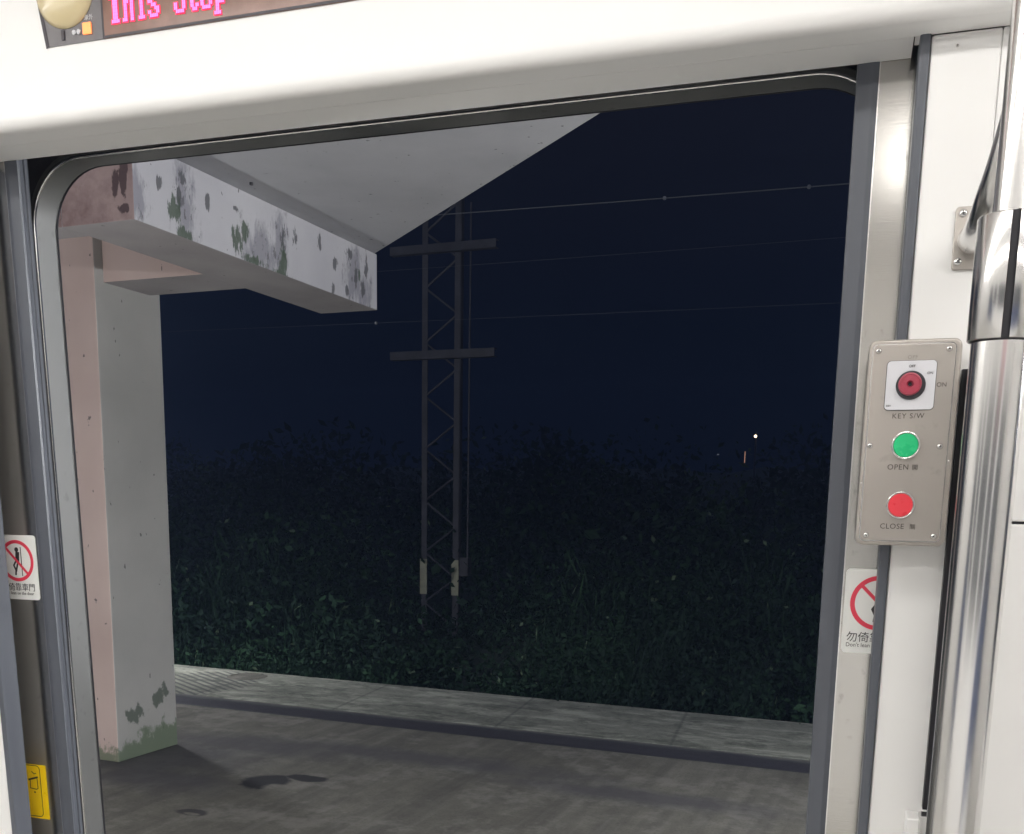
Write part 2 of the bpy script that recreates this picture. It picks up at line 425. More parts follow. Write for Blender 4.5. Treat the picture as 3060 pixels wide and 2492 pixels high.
# ------------------------------------------------------------------ stickers on the leaves
def lean_sticker(x0, z0, y, label):
    w, h = .088, .1135
    t = empty('warning_sticker', (x0+w/2, y, z0+h/2), True, label=label, cat='sticker', group='no leaning stickers on the door leaves')
    obj('backing', prism(nb(), rrect(x0, x0+w, z0, z0+h, .006), 'y', y-.0003, y-.0008), M['sticker'], t)
    cx, cz = x0+w/2, z0+h-.045
    bm = ring(nb(), cx, cz, y-.0009, .0305, .0365, .0003)
    a = R(135); stroke(bm, [(cx+.032*math.cos(a), cz+.032*math.sin(a)), (cx-.032*math.cos(a), cz-.032*math.sin(a))], .0045, y-.0012, .0003)
    obj('prohibition_ring', bm, M['red'], t)
    bm = nb()
    disc(bm, cx+.001, cz+.0195, y-.0009, [(.0042, 0), (.0042, -.0002), (0, -.0002)], 16)
    stroke(bm, [(cx+.0025, cz+.013), (cx+.001, cz-.001)], .0085, y-.0009, .0002)
    stroke(bm, [(cx-.001, cz+.001), (cx-.0075, cz-.0085), (cx-.0035, cz-.0165), (cx-.0045, cz-.0245)], .0034, y-.0009, .0002)
    stroke(bm, [(cx+.003, cz), (cx-.001, cz-.012), (cx-.003, cz-.018)], .0036, y-.0009, .0002)
    stroke(bm, [(cx+.010, cz-.026), (cx+.010, cz+.024)], .0016, y-.0009, .0002)
    obj('leaning_figure', bm, M['ink'], t)
    obj('lettering', text_bm('勿倚靠車門', .0148, x0+.0055, z0+.0165, y-.0009, 'LEFT', .0003, 1.0, 1.0), M['ink'], t)
    obj('lettering', text_bm("Don't lean on the door", .0078, x0+.0055, z0+.0085, y-.0009, 'LEFT', .0003, 1.0, .95), M['etch'], t)
lean_sticker(.0045, -.2300, 1.42, 'white no leaning sticker on the right door leaf below the button box')
lean_sticker(-1.4325, -.2175, 1.42, 'white no leaning sticker on the left door leaf above the yellow sticker')
x0, z0, w, h, y = -1.4475, -.6275, .080, .104, 1.42
t = empty('caution_sticker', (x0+w/2, y, z0+h/2), True, label='yellow pinch warning sticker low on the left door leaf', cat='sticker')
obj('backing', prism(nb(), rrect(x0, x0+w, z0, z0+h, .0015), 'y', y-.0003, y-.0008), M['yellow'], t)
bm = nb()
pts = rrect(x0-.01, x0+w-.0135, z0+.004, z0+h-.002, .008); stroke(bm, pts+[pts[0]], .0013, y-.0009, .0003)
stroke(bm, [(x0+w-.032, z0+h-.014), (x0+w-.027, z0+h-.018), (x0+w-.0225, z0+h-.0165)], .0014, y-.0009, .0003)
stroke(bm, [(x0+w-.040, z0+h-.030), (x0+w-.030, z0+h-.027), (x0+w-.020, z0+h-.024)], .0035, y-.0009, .0003)
stroke(bm, [(x0+w-.021, z0+h-.027), (x0+w-.0205, z0+h-.0455), (x0+w-.024, z0+h-.0475), (x0+w-.038, z0+h-.046), (x0+w-.037, z0+h-.028)], .0015, y-.0009, .0003)
disc(bm, x0+w-.0285, z0+h-.0535, y-.0009, [(.0018, 0), (.0018, -.0003), (0, -.0003)], 12)
obj('printed_drawing', bm, M['ink'], t)

# ------------------------------------------------------------------ door button box
cb = empty('door_button_box', (.062, 1.355, .04), True, label='grey metal door button box with key switch, green and red buttons', cat='control box')
bm = prism(nb(), rrect(.0115, .1125, -.0775, .1595, .009), 'y', 1.354, 1.300)
obj('box_body', bm, M['plate'], cb, bevel=.0025, seg=3)
bm = prism(nb(), rrect(.0165, .1055, -.0715, .1535, .005), 'y', 1.2998, 1.2975)
obj('face_plate', bm, M['plate'], cb, bevel=.0006)
YF = 1.2975
bm = nb(); a_ = rrect(.0160, .1060, -.0720, .1540, .0055)
obj('plate_edge_glint', stroke(nb(), a_+[a_[0]], .0012, 1.2995, .0016), M['chrome'], cb)  # chrome line drawn in for the highlight round the plate edge
def screw(parent, x, z, y, r=.0036, ang=20, name='screw'):
    bm = disc(nb(), x, z, y, [(r, -.0001), (r*.96, -.0007), (r*.75, -.0017), (r*.4, -.0023), (0, -.0025)], 20)
    s = obj(name, bm, M['screw'], parent, smooth=True)
    bm = nb()
    for a in (ang, ang+90):
        c_, s_ = math.cos(R(a))*r*.42, math.sin(R(a))*r*.42
        stroke(bm, [(x-c_, z-s_), (x+c_, z+s_)], r*.2, y-.0021, .0006)
    o = obj('cross_slot', bm, M['black'], s)
    return s
for x, z, a in ((.0222, .1470, 10), (.0985, .1475, 40), (.0205, .0395, 25), (.0975, .0385, 5), (.0235, -.0655, 30), (.0990, -.0655, 50)):
    screw(cb, x, z, YF, .0035, a)
for x, z in ((.0140, -.004), (.1085, .022)):
    disc_bm = disc(nb(), x, z, 1.30, [(.001, 0), (.001, -.0006), (0, -.0009)], 10); obj('rivet', disc_bm, M['screw'], cb)
# key switch
ks = obj('key_switch', prism(nb(), rrect(.0330, .0865, .0800, .1350, .0045), 'y', YF-.0001, YF-.0030), M['key_white'], cb, bevel=.0005)
obj('switch_rim', ring(nb(), .0600, .1075, YF-.0030, .0001, .0163, .0020, 40), M['key_grey'], ks, bevel=.0008)
kx, kz = .0590, .1085
obj('key_knob', disc(nb(), kx, kz, YF-.0050, [(.0128, 0), (.0128, -.004), (.0118, -.0056), (.0108, -.0060), (.0103, -.0052), (.0040, -.0054), (.0028, -.0035), (.0022, -.001), (0, -.001)], 40), M['key_red'], ks)
obj('key_slot', disc(nb(), kx, kz, YF-.0060, [(.0021, -.0003), (.0021, -.0006), (0, -.0006)], 12), M['black'], ks)
obj('outline', prism(nb(), rrect(.0324, .0871, .0794, .1356, .005), 'y', YF, YF-.0004), M['black'], ks)
obj('lettering', text_bm('OFF', .0042, .0600, .1275, YF-.0031), M['ink'], ks)
obj('lettering', text_bm('ON', .0040, .0800, .1195, YF-.0031), M['ink'], ks)
obj('lettering', text_bm('KEY', .0030, .0375, .0838, YF-.0031), M['ink'], ks)
obj('lettering', text_bm('OFF', .0060, .0600, .1372, YF-.0001, space=1.1), M['faint'], cb)
obj('lettering', text_bm('ON', .0070, .0935, .1055, YF-.0001), M['etch'], cb)
obj('lettering', text_bm('KEY S/W', .0082, .0600, .0705, YF-.0001, space=1.16), M['etch'], cb)
obj('lettering', text_bm('OPEN', .0088, .0535, .0118, YF-.0001, space=1.08), M['etch'], cb)
obj('lettering', text_bm('開', .0068, .0722, .0120, YF-.0001), M['etch'], cb)
obj('lettering', text_bm('CLOSE', .0088, .0520, -.0575, YF-.0001, space=1.06), M['etch'], cb)
obj('lettering', text_bm('關', .0068, .0750, -.0573, YF-.0001), M['etch'], cb)
def button(x, z, mat, lab):
    b = obj('push_button', disc(nb(), x, z, YF, [(.0136, -.0005), (.0136, -.0052), (.0130, -.0058), (0, -.0062)], 40), mat, cb)
    tag(b, lab)
    obj('bezel', ring(nb(), x, z, YF-.0001, .0139, .0160, .0060, 48), M['chrome'], b, bevel=.0008)
button(.0600, .0395, M['green_btn'], 'green open button')
button(.0595, -.0295, M['red_btn'], 'red close button')

# ------------------------------------------------------------------ grab pole, its collar and wall bracket
gp = empty('grab_pole', (.128, 1.1, -1.38), True, label='polished steel grab pole with thick lower tube and split collar', cat='handrail')
PX, PY = .128, 1.10
obj('lower_tube', tube(nb(), [(PX, PY, -1.38), (PX, PY, .1285)], .026, 48), M['chrome'], gp)
obj('upper_tube', tube(nb(), [(PX, PY, .2435), (PX, PY, .93)], .0180, 40), M['chrome'], gp)
bm = nb(); n = 56; gap = 7
rings = []
for rr, zz in ((.0255, .1315), (.0290, .1300), (.0300, .1312), (.0300, .2400), (.0290, .2413), (.0182, .2445)):
    rings.append([bm.verts.new((PX + rr*math.cos(R(-90+gap+(360-2*gap)*j/n)), PY + rr*math.sin(R(-90+gap+(360-2*gap)*j/n)), zz)) for j in range(n+1)])
for a, b in zip(rings, rings[1:]):
    for j in range(n): bm.faces.new((a[j], a[j+1], b[j+1], b[j])).smooth = True
bmesh.ops.recalc_face_normals(bm, faces=bm.faces)
obj('collar', bm, M['chrome'], gp)
obj('collar_slit', tube(nb(), [(PX, PY, .1305), (PX, PY, .2412)], .0270, 40), M['black'], gp)
obj('collar_shadow_gap', tube(nb(), [(PX, PY, .1285), (PX, PY, .1312)], .0262, 40), M['black'], gp)
pts = []
P0, P1, P2, P3 = Vector((.128, 1.112, .40)), Vector((.126, 1.125, .30)), Vector((.106, 1.15, .235)), Vector((.1165, 1.338, .272))
for i in range(17):
    t_ = i/16; pts.append(P0*(1-t_)**3 + P1*3*t_*(1-t_)**2 + P2*3*t_*t_*(1-t_) + P3*t_**3)
obj('wall_arm', tube(nb(), pts, [.010+.006*min(1, i/9) for i in range(17)], 24), M['chrome'], gp)
mp = obj('mounting_plate', prism(nb(), rrect(.0965, .1370, .2415, .3110, .004), 'y', 1.3545, 1.3510), M['plate'], gp, bevel=.001)
obj('plate_boss', disc(nb(), .1165, .2745, 1.351, [(.0165, 0), (.0160, -.004), (.0130, -.007), (.0125, -.012), (0, -.013)], 36), M['chrome'], mp, smooth=True)
screw(mp, .1045, .3035, 1.351, .0048, 0, 'plate_screw'); screw(mp, .1030, .2505, 1.351, .0048, 45, 'plate_screw')
sb = empty('screen_board', (.123, 1.2, -1.38), True, label='white draught screen board with black gasket beside the door pillar', cat='partition')
obj('board', bx(.1265, .1395, 1.12, 1.335, -1.30, .1270), M['panel'], sb)
obj('gasket', bx(.1178, .1285, 1.3355, 1.3500, -.415, .1280), M['black'], sb)
obj('gasket_lip', bx(.1230, .1262, 1.322, 1.3352, -.46, .1275), M['rubber'], sb, bevel=.001)
br = obj('foot_bracket', bx(.0985, .1262, 1.318, 1.3540, -.60, -.4235), M['panel'], sb, bevel=.002)
obj('bracket_clamp', bx(.1130, .1262, 1.312, 1.3340, -.48, -.4165), M['chrome'], sb, bevel=.002)
screw(car, .160, -.0425, 1.3555, .0030, 30, 'wall_screw')
screw(car, .0830, .4830, 1.3549, .0018, 30, 'panel_screw')

# ================================================================== THE PLATFORM (world coordinates)
FZ = -1.40
def concrete(name, c0, c1, sc=1.0, extra=None, streak=(1, .25, 1), rough=.85):
    k = NM(name)
    n1 = k.noise(1.4*sc, 6, streak); n2 = k.noise(9*sc, 6, (1, 1, 1), .65); n3 = k.noise(75, 5, (1, 1, 1), .7)
    f = k.math('ADD', k.math('MULTIPLY', k.rng(n1, .3, .7), .55), k.math('MULTIPLY', k.rng(n2, .3, .7), .45))
    c = k.mix(f, c0, c1); c = k.mix(k.math('MULTIPLY', k.rng(n3, .52, .66), .5), c, tuple(x*.6 for x in c0))
    k.bump(k.math('ADD', n3, n2), .25, .004)
    if extra: c = extra(k, c)
    return k.fin(c, rough, spec=.2)
def floor_extra(k, c):
    # broom marks raking across the slab, oily stains and wet rings
    mp = k.add('ShaderNodeMapping'); k.l.new(k.pos(), mp.inputs[0]); mp.inputs['Rotation'].default_value = (0, 0, R(24)); mp.inputs['Scale'].default_value = (14, .8, 1)
    n = k.add('ShaderNodeTexNoise'); k.l.new(mp.outputs[0], n.inputs[0]); n.inputs['Scale'].default_value = 1.6; n.inputs['Detail'].default_value = 5
    s1 = k.rng(n.outputs[0], .56, .74)
    c = k.mix(k.math('MULTIPLY', s1, .16), c, (.30, .29, .27))
    mp2 = k.add('ShaderNodeMapping'); k.l.new(k.pos(), mp2.inputs[0]); mp2.inputs['Rotation'].default_value = (0, 0, R(-70)); mp2.inputs['Scale'].default_value = (9, .5, 1)
    n2 = k.add('ShaderNodeTexNoise'); k.l.new(mp2.outputs[0], n2.inputs[0]); n2.inputs['Scale'].default_value = 1.1; n2.inputs['Detail'].default_value = 4
    c = k.mix(k.math('MULTIPLY', k.rng(n2.outputs[0], .44, .66), .45), c, (.068, .065, .060))
    nf = k.noise(3.2, 8, (1, 1, 1), .72, (5, 1, 0)); c = k.mix(k.math('MULTIPLY', k.rng(nf, .50, .62), .6), c, (.235, .225, .20))
    w = k.math('MULTIPLY', k.math('SUBTRACT', k.noise(5, 5, (1, 1, 1)), .5), 1.1)
    dark_patch = k.blobs((0, 1), [(-3.85, 4.30, .65, .55), (-3.5, 4.75, .75, .22), (-3.55, 3.95, .55, .22), (-2.6, 4.9, 1.2, .16), (-1.2, 4.7, .8, .14)], w)  # darker patches round the column foot and in thin bands beyond
    c = k.mix(k.math('MULTIPLY', k.rng(dark_patch, -.25, .6), .75), c, (.075, .072, .078))
    w2 = k.math('MULTIPLY', k.math('SUBTRACT', k.noise(11, 5, (1, 1, 1)), .5), .8)
    st = k.blobs((0, 1), [(-2.99, 4.12, .14, .15), (-2.84, 4.27, .13, .06)], w2)
    hole = k.blobs((0, 1), [(-2.88, 4.06, .09, .075)], w2)
    m_ = k.math('MULTIPLY', k.rng(st, .0, .25), k.rng(hole, .5, .1))
    c = k.mix(k.math('MULTIPLY', m_, .93), c, (.022, .022, .026))
    st2 = k.blobs((0, 1), [(-2.98, 3.555, .10, .05)], w2); hole2 = k.blobs((0, 1), [(-2.97, 3.535, .06, .022)], w2)
    m2 = k.math('MULTIPLY', k.rng(st2, .0, .25), k.rng(hole2, .4, .1))
    return k.mix(k.math('MULTIPLY', m2, .8), c, (.035, .034, .038))
M['slab'] = concrete('platform_concrete', (.092, .087, .074), (.200, .192, .162), 1, floor_extra)
def strip_extra(k, c):
    o = k.sep()
    ns = k.noise(5, 8, (.35, 1, 1), .75, (3, 3, 0)); c = k.mix(k.math('MULTIPLY', k.rng(ns, .48, .60), .75), c, (.44, .44, .37))
    nd = k.noise(7, 8, (.6, 1, 1), .75, (8, 1, 0)); c = k.mix(k.math('MULTIPLY', k.rng(nd, .50, .62), .7), c, (.08, .085, .07))
    # tooled ribs at the far left end of the strip
    rib = k.math('SINE', k.math('MULTIPLY', k.math('ADD', o[1], k.math('MULTIPLY', o[0], .55)), 85))
    msk = k.blobs((0, 1), [(-5.15, 6.25, .55, .75)], k.math('MULTIPLY', k.math('SUBTRACT', k.noise(4), .5), .6))
    c = k.mix(k.math('MULTIPLY', k.math('MULTIPLY', k.rng(rib, -.1, .5), k.rng(msk, .1, .3)), .85), c, (.09, .09, .085))
    w2 = k.math('MULTIPLY', k.math('SUBTRACT', k.noise(11, 5), .5), .3)
    a = k.blobs((0, 1), [(-2.55, 6.55, .16, .10)], w2)
    c = k.mix(k.math('MULTIPLY', k.rng(a, .0, .2), .4), c, (.07, .07, .07))
    # shutter joints between the cast lengths
    for xj in (-4.9, -3.72, -2.5, -1.35, -.2):
        d = k.math('ABSOLUTE', k.math('SUBTRACT', k.math('ADD', o[0], k.math('MULTIPLY', o[1], .12)), xj+.75))
        c = k.mix(k.math('MULTIPLY', k.rng(d, .018, .003), .45), c, (.06, .06, .06))
    return c
M['strip'] = concrete('edge_strip_concrete', (.13, .136, .115), (.31, .312, .265), 1.6, strip_extra, (.5, 1, 1))
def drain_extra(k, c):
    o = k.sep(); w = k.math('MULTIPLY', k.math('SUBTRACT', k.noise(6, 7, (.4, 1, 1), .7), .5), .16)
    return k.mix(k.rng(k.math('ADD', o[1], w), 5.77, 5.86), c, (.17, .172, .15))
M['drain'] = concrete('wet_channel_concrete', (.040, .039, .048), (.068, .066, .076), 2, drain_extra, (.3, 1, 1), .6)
plat = obj('platform', bx(-14, 10, 1.75, 5.53, FZ-1.0, FZ), M['slab'])
tag(plat, kind='structure')
# shallow drain channel between slab and outer strip: its outer side ramps up
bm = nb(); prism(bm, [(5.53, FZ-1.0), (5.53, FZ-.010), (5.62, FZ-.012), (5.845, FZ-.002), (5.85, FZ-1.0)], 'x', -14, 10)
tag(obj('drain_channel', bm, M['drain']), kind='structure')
bm = nb(); prism(bm, [(5.85, FZ-1.0), (5.85, FZ-.004), (5.86, FZ), (6.875, FZ+.004), (6.89, FZ-.006), (6.89, FZ-1.0)], 'x', -14, 10)
tag(obj('platform_edge_strip', bm, M['strip']), kind='structure')
for x, y_, nm in ((-4.98, 6.66, 0),):
    t = obj('drain_cover', disc(nb(), 0, 0, 0, [(.16, .0), (.16, -.006), (.135, -.012), (.13, -.006), (0, -.008)], 40), M['slab'])
    t.rotation_euler = (R(-90), 0, 0); t.location = (x, y_, FZ-.001)
    tag(t, 'round concrete drain cover near the far platform edge', 'drain cover')

# ------------------------------------------------------------------ canopy
def peel_extra_factory():
    def ex(k, c):
        w = k.math('MULTIPLY', k.math('SUBTRACT', k.noise(26, 7, (1, 1, .32), .72), .5), 4.2)
        w1 = k.math('MULTIPLY', k.math('SUBTRACT', k.noise(20, 6, (1, 1, .3), .7, (4, 2, 1)), .5), 3.0)
        grime = k.blobs((1, 2), [(3.60, 1.22, .09, .20), (3.30, 1.18, .10, .12), (4.13, 1.16, .18, .16), (4.95, 1.2, .13, .2), (5.06, 1.12, .10, .16), (4.27, 1.2, .08, .2)], w1)
        c = k.mix(k.math('MULTIPLY', k.rng(grime, .1, .6), .6), c, (.17, .165, .205))
        fl = k.math('MULTIPLY', k.rng(k.noise(38, 7, (1, 1, .4), .75, (1, 9, 4)), .56, .60), k.rng(grime, -.15, .4))
        c = k.mix(k.math('MULTIPLY', fl, .75), c, (.10, .10, .11))
        peel = k.blobs((1, 2), [(3.585, 1.30, .035, .05), (3.56, 1.24, .02, .05), (3.445, 1.25, .018, .035), (3.748, 1.255, .022, .04), (3.937, 1.285, .028, .022),
              (4.31, 1.25, .03, .10), (4.40, 1.27, .025, .06), (4.62, 1.29, .02, .05), (4.76, 1.23, .035, .05), (4.90, 1.31, .04, .04), (4.97, 1.22, .03, .08), (5.08, 1.27, .025, .06), (5.05, 1.15, .035, .06), (4.88, 1.12, .03, .04), (4.74, 1.10, .02, .04)], w)
        c = k.mix(k.math('MULTIPLY', k.rng(peel, .25, .36), .85), c, (.085, .085, .092))
        moss = k.blobs((1, 2), [(3.53, 1.17, .035, .08), (3.58, 1.09, .08, .035), (3.95, 1.15, .05, .07), (4.06, 1.09, .13, .035), (4.30, 1.13, .045, .09), (4.27, 1.075, .08, .03), (4.0, 1.2, .03, .05), (5.0, 1.22, .02, .05)], w)
        return k.mix(k.math('MULTIPLY', k.rng(moss, .22, .42), .85), c, (.055, .085, .05))
    return ex
def plaster(name, c0, c1, extra=None):
    k = NM(name); n1 = k.noise(2.2, 5); n2 = k.noise(26, 5, (1, 1, .7)); n3 = k.noise(220, 2)
    c = k.mix(k.rng(n1, .3, .7), c0, c1)
    sp = k.math('GREATER_THAN', k.noise(34, 2, (1, 1, .55), .5, (7, 3, 5)), .735)
    c = k.mix(k.math('MULTIPLY', sp, .75), c, (.06, .06, .055))
    k.bump(k.math('ADD', n2, n3), .16, .003)
    if extra: c = extra(k, c)
    return k.fin(c, .8)
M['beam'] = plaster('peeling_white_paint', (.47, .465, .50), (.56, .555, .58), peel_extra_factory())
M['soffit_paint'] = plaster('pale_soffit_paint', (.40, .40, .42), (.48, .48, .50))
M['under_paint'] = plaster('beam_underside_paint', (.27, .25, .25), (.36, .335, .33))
def col_extra(k, c):
    o = k.sep()
    w = k.math('MULTIPLY', k.math('SUBTRACT', k.noise(14, 7, (1, 1, .7), .72), .5), 2.6)
    edge = k.math('ADD', k.math('DIVIDE', k.math('SUBTRACT', FZ+.17, o[2]), .16), w)
    edge = k.math('ADD', edge, k.math('MULTIPLY', k.math('SUBTRACT', o[1], 4.3), .9))
    c = k.mix(k.math('MULTIPLY', k.rng(edge, .2, .5), .8), c, (.10, .15, .08))
    spot = k.math('ADD', k.blobs((1, 2), [(4.25, -1.16, .14, .09), (4.44, -1.10, .1, .12)], w), 0.0)
    return k.mix(k.math('MULTIPLY', k.rng(spot, .45, .6), .8), c, (.06, .085, .06))
M['column_grey'] = plaster('grey_column_paint', (.375, .37, .35), (.45, .442, .42), col_extra)
M['column_pink_cast'] = plaster('pink_cast_on_column', (.56, .43, .39), (.63, .50, .455), col_extra)  # pink cast read as coloured light, put into the front faces' colour
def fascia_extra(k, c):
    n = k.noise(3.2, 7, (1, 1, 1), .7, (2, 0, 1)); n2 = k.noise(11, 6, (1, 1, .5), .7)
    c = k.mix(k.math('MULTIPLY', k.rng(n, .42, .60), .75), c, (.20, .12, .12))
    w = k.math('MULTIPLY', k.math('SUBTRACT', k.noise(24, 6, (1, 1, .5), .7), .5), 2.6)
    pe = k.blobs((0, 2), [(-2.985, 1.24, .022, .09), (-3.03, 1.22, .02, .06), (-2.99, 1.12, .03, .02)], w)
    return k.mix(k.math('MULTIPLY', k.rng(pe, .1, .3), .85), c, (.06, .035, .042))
M['fascia'] = plaster('stained_pink_cast', (.36, .255, .25), (.48, .36, .345), fascia_extra)  # same reddish light cast put into the train-facing beam colour, with blotches
cn = empty('platform_canopy', (-4.1, 4.3, FZ), label='concrete platform canopy on a grey column with pink light coloured in and mossy peeling beam', cat='canopy')
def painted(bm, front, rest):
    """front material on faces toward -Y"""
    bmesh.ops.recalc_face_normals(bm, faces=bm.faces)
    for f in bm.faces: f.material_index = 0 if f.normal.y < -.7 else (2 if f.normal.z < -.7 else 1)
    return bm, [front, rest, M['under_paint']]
b_, m_ = painted(bx(-4.42, -3.92, 4.10, 4.57, FZ, 1.36), M['column_pink_cast'], M['column_grey'])
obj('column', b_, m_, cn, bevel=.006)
b_, m_ = painted(bx(-3.919, -3.30, 4.16, 4.49, 1.075, 1.36), M['column_pink_cast'], M['soffit_paint'])
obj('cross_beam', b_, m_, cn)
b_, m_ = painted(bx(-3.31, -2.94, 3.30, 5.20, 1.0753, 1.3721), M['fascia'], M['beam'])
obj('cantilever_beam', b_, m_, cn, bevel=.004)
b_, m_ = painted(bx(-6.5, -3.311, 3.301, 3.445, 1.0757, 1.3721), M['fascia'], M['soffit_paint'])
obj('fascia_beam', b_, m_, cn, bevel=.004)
# roof slab with its slanting end
bm = nb(); z0 = 1.372
prism(bm, [(-6.5, 2.2), (.532, 2.2), (-2.94, 5.179), (-2.965, 5.215), (-6.5, 5.215)], 'z', z0, z0+.16)
obj('roof_slab', bm, M['soffit_paint'], cn, bevel=.004)
obj('ceiling_hook', tube(nb(), [(-2.834, 3.912, 1.372), (-2.834, 3.912, 1.362)], .008, 10), M['cavity'], cn)

# ------------------------------------------------------------------ unseen lamps added beside the view to light slab, canopy and column
def added_lamp(x, y, z, ln, along, label, ztop=None):
    t = empty('fill_lamp', (x, y, FZ), label=label, cat='lamp')
    obj('lamp_post', tube(nb(), [(x, y, FZ), (x, y, z-.002)], .035, 16), M['screw'], t)
    a = (x-ln/2+.03, x+ln/2-.03, y-.05, y+.05) if along == 'x' else (x-.05, x+.05, y-ln/2+.03, y+ln/2-.03)
    obj('lamp_tube', bx(*a, z, z+.055), M['added_lamp'], t)
added_lamp(2.3, 2.9, .50, 1.3, 'y', 'unseen tube lamp added on a steel post at the right of the doorway')
added_lamp(-6.6, 6.0, .8, .62, 'x', 'unseen tube lamp added on a steel post behind the column')
added_lamp(-3.95, 1.95, -.80, .17, 'x', 'unseen low fill lamp added in front of the column')

# ------------------------------------------------------------------ ground beyond the platform
def gz(x, y):
    t_ = max(0, y-6.9)
    z = -2.05 + .04*t_ + .0006*t_*t_ + .18*math.sin(x*.7+y*.3) + .1*math.sin(x*1.9-y*.8)
    return min(z, 9)
M['soil'] = plain('dark_soil', (.018, .030, .022), .95, var=.25, scale=3)
bm = nb(); NX, NY = 80, 50; vv = []
for j in range(NY+1):
    y = 6.0 + 62*(j/NY)**2.0
    vv.append([])
    for i in range(NX+1):
        x = (i/NX-.5)*2*(22 + y*.9) - 12
        vv[-1].append(bm.verts.new((x, y, gz(x, y) if y > 6.85 else -2.2)))
for j in range(NY):
    for i in range(NX): bm.faces.new((vv[j][i], vv[j][i+1], vv[j+1][i+1], vv[j+1][i]))
tag(obj('hillside', bm, M['soil']), kind='structure')
bm = nb(); f_ = [bm.verts.new(p) for p in ((-100, -9, -2.6), (80, -9, -2.6), (80, 70, -2.6), (-100, 70, -2.6))]; bm.faces.new(f_)
tag(obj('ground', bm, M['soil']), kind='structure')

# undergrowth: leaf-sized blades and leaves massed in uneven clumps
k = NM('night_foliage')
oi = k.add('ShaderNodeNewGeometry').outputs['Random Per Island']
n1 = k.noise(.9, 3)
c = k.mix(oi, (.008, .025, .014), (.020, .050, .025)); c = k.mix(k.math('MULTIPLY', k.rng(n1, .38, .62), .8), c, (.006, .014, .013))  # broad dark noise puts shade between the clumps into the leaf colour
gl = k.math('GREATER_THAN', oi, .992)
c = k.mix(gl, c, (.12, .17, .11))
M['leaf'] = k.fin(c, .75, spec=.15)
verts, faces = [], []
def leaf(p, d, n_, L, w):
    s = d.cross(n_)
    if s.length < 1e-4: return
    s.normalize(); i = len(verts)
    mid = p + d*L*.5 + n_*L*.06
    verts.extend([tuple(p), tuple(mid + s*w), tuple(p + d*L), tuple(mid - s*w)]); faces.append((i, i+1, i+2, i+3))
def rv():
    while True:
        v = Vector((random.uniform(-1, 1), random.uniform(-1, 1), random.uniform(-1, 1)))
        if .01 < v.length < 1: return v.normalized()
def clump(x, y, h, r, n_, L, grass=False):
    z0 = gz(x, y)
    if y < 13.2 and abs(x/y + .488) < .06: h *= .28
    for _ in range(n_):
        a = random.uniform(0, 2*math.pi); rr = r*math.sqrt(random.random())
        u = random.random()
        px_, py_ = x + rr*math.cos(a), y + rr*math.sin(a)
        top = h*math.sqrt(max(.05, 1-(rr/r)**2))
        p = Vector((px_, py_, z0 + top*u**.6))
        d = (rv() + Vector((0, 0, .9 if not grass else 2.2))).normalized() if grass else (rv() + Vector((0, -.3, .25))).normalized()
        l_ = L*random.uniform(.5, 1.35)
        if grass: leaf(p, d, rv(), l_*3.2, l_*.10)
        else: leaf(p, d, rv(), l_, l_*random.uniform(.16, .32))
for i in range(330):                       # nearest row along the platform foot
    x = random.uniform(-7.8, 1.3); y = random.uniform(7.1, 8.8)
    clump(x, y, random.uniform(.35, .95), random.uniform(.22, .55), 170, random.uniform(.035, .075), random.random() < .08)
for i in range(330):
    y = random.uniform(8.8, 13.5); x = random.uniform(-y*1.05, y*.12+.5)
    clump(x, y, random.uniform(.5, 1.3)*(1.3 if x < -7 else 1), random.uniform(.35, .9), 150, random.uniform(.055, .11), random.random() < .08)
for i in range(300):
    y = 13.5 + 22*random.random()**1.3; x = random.uniform(-y*1.05, y*.12+1)
    clump(x, y, random.uniform(.8, 2.4), random.uniform(.8, 1.8), 110, random.uniform(.10, .19))
for i in range(26):                        # taller thickets standing out of the mass
    y = random.uniform(10.5, 17); x = random.uniform(-y*1.05, y*.1)
    if abs(x/y + .488) < .07: continue
    clump(x, y, random.uniform(1.6, 2.6), random.uniform(.5, 1.1), 420, random.uniform(.06, .11))
for i in range(70):                        # trees and scrub breaking the hill line
    y = random.uniform(26, 44); x = random.uniform(-y*1.05, y*.12)
    if -.235 < x/y < -.11: continue
    clump(x, y, random.uniform(1.6, 3.8), random.uniform(1.5, 3.5), 260, random.uniform(.22, .40))
me = bpy.data.meshes.new('undergrowth'); me.from_pydata(verts, [], faces); me.materials.append(M['leaf'])
o = bpy.data.objects.new('undergrowth', me); C.objects.link(o); tag(o, kind='stuff', label='dark green bushes and grass beyond the platform edge', cat='undergrowth')

# ------------------------------------------------------------------ lattice mast and wires
M['mast'] = plain('dull_galvanised_steel', (.040, .041, .055), .6, 0, var=.4, scale=4)
M['band'] = plain('pale_marker_band', (.34, .34, .25), .6, var=.1)
mt = empty('lattice_mast', (-6.34, 13.2, -2.0), label='steel lattice mast with two cross arms standing in the bushes', cat='mast')
MX0, MX1, MY = -6.60, -6.10, 13.0
def angle_leg(x, y, sx, sy, z0, z1):
    bm = nb(); w_ = .085
    box(bm, *sorted((x, x+sx*w_)), y-.006, y+.006, z0, z1); box(bm, x-.006, x+.006, *sorted((y+sy*.007, y+sy*w_)), z0, z1)
    return bm
for x, sx in ((MX0-.04, 1), (MX1+.04, -1)):
    for y, sy in ((MY, 1),): obj('leg', angle_leg(x, y, sx, sy, -2.3, 4.4), M['mast'], mt)
z = -2.1; side = 0; P = .36
while z < 3.9:
    for y in (MY+.012, MY+.488):
        a = (MX0, y, z) if side == 0 else (MX1, y, z); b = (MX1, y, z+P) if side == 0 else (MX0, y, z+P)
        if y < MY+.1: obj('brace', tube(nb(), [a, b], .016, 6), M['mast'], mt)
    z += P; side = 1-side
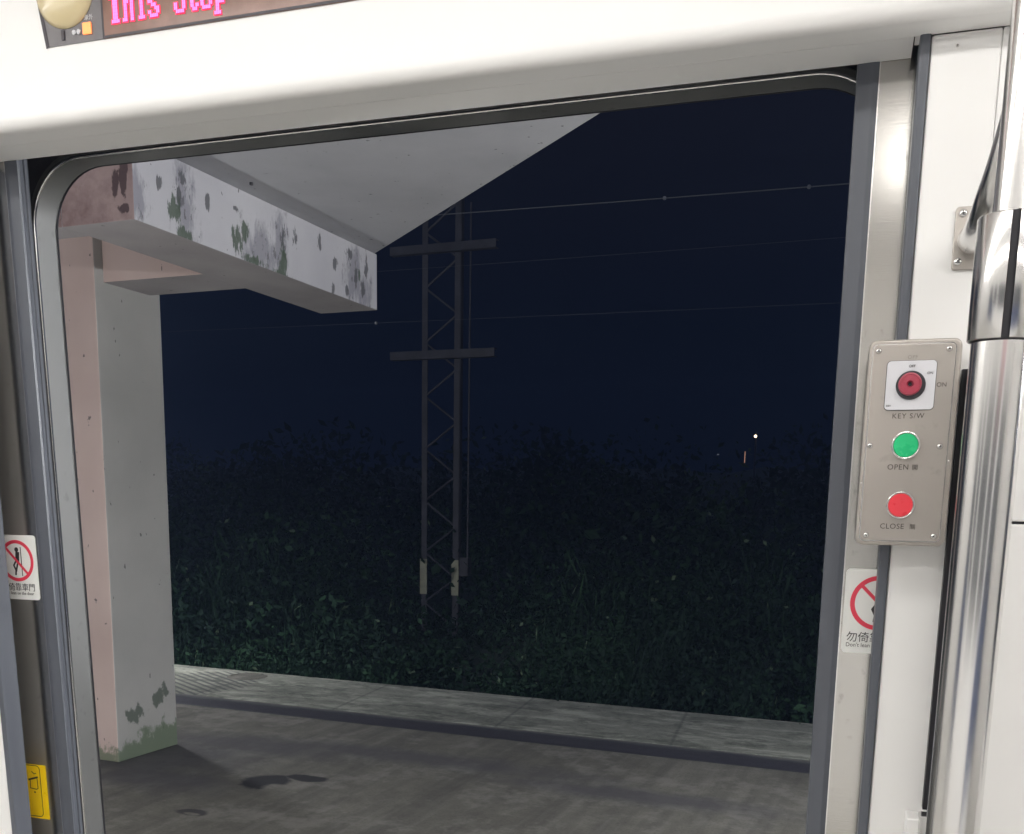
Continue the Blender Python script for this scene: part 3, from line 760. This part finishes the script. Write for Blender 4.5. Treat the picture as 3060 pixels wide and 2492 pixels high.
for z in (3.42, 2.04):
    bm = nb(); box(bm, -7.08, -5.50, MY-.12, MY-.02, z-.055, z-.046); box(bm, -7.08, -5.50, MY-.12, MY-.110, z-.045, z+.055)
    box(bm, -7.08, -5.50, MY-.10, MY-.02, z+.046, z+.0552)
    obj('cross_arm', bm, M['mast'], mt)
for x in (MX0, MX1): obj('marker_band', bx(x-.055, x+.055, MY-.022, MY-.008, -1.26, -.76), M['band'], mt)
obj('cable_conduit', tube(nb(), [(MX1+.16, MY+.05, -.95), (MX1+.16, MY+.05, 4.0)], .014, 8), M['mast'], mt)
obj('conduit_box', bx(MX1+.07, MX1+.20, MY-.02, MY+.10, -.98, -.72), M['mast'], mt)
M['wire'] = plain('bare_wire', (.10, .107, .12), .45, 0)
M['insul'] = plain('glass_insulator', (.17, .18, .20), .3)
def wire(a, b, sag, r, label, beads=()):
    a, b = Vector(a), Vector(b); pts = []
    for i in range(25):
        t_ = i/24; p = a.lerp(b, t_); p.z -= sag*4*t_*(1-t_); pts.append(p)
    o = obj('overhead_wire', tube(nb(), pts, r, 6), M['wire']); tag(o, label, 'wire')
    for t_ in beads:
        p = a.lerp(b, t_); p.z -= sag*4*t_*(1-t_)
        bm = nb(); bmesh.ops.create_icosphere(bm, subdivisions=2, radius=.023); bmesh.ops.translate(bm, verts=bm.verts, vec=p)
        obj('insulator', bm, M['insul'], o)
wire((-11, 12, 3.72), (6, 12, 3.42), .07, .0065, 'topmost overhead wire with two pale insulators', (.4685, .5625))
wire((-11, 12.2, 3.05), (6, 12.2, 3.02), .05, .0016, 'second overhead wire just below the upper mast arm')
wire((-14, 12.1, 2.44), (6, 12.1, 2.22), .02, .0018, 'lowest overhead wire with one insulator by the beam tip', (.357,))

# ------------------------------------------------------------------ far lights
M['lamp_far'] = emit('far_lamp', (1, .78, .5), 4)
M['sign_far'] = emit('far_sign', (1, .52, .34), .42)
M['dot_far'] = emit('far_window_light', (.5, .55, .6), .25)
t = empty('street_lamp', (-9.27, 60, 1), label='tiny bright street lamp far away on the right', cat='street lamp')
bm = nb(); bmesh.ops.create_icosphere(bm, subdivisions=2, radius=.085); bmesh.ops.translate(bm, verts=bm.verts, vec=(-9.27, 60, 4.25)); obj('lamp_globe', bm, M['lamp_far'], t)
obj('pole', tube(nb(), [(-9.27, 60.25, 1.5), (-9.27, 60.25, 4.5)], .06, 8), M['mast'], t)
t = empty('lit_sign', (-9.8, 60, 2.7), label='thin pinkish lit vertical sign below the far street lamp', cat='sign')
obj('sign_face', bx(-9.83, -9.79, 60, 60.05, 2.72, 3.40), M['sign_far'], t)
t = obj('distant_light', bx(-11.42, -11.32, 60, 60.1, 3.2, 3.26), M['dot_far']); tag(t, 'faint distant light left of the pink sign', 'light')

# ------------------------------------------------------------------ haze added as a blue veil to lift the dark background
hz = obj('haze', bx(-104, 84, -12, 73, -3.7, 9), M['leaf']); hz.data.materials.clear()
m = bpy.data.materials.new('veil_haze'); m.use_nodes = True; nt = m.node_tree; nt.nodes.clear()
v = nt.nodes.new('ShaderNodeVolumePrincipled'); o_ = nt.nodes.new('ShaderNodeOutputMaterial')
v.inputs['Color'].default_value = (.40, .54, .90, 1); v.inputs['Density'].default_value = .0036; v.inputs['Anisotropy'].default_value = .3
nt.links.new(v.outputs[0], o_.inputs['Volume']); hz.data.materials.append(m)
tag(hz, kind='stuff', label='added haze veil over the platform and hillside', cat='haze')
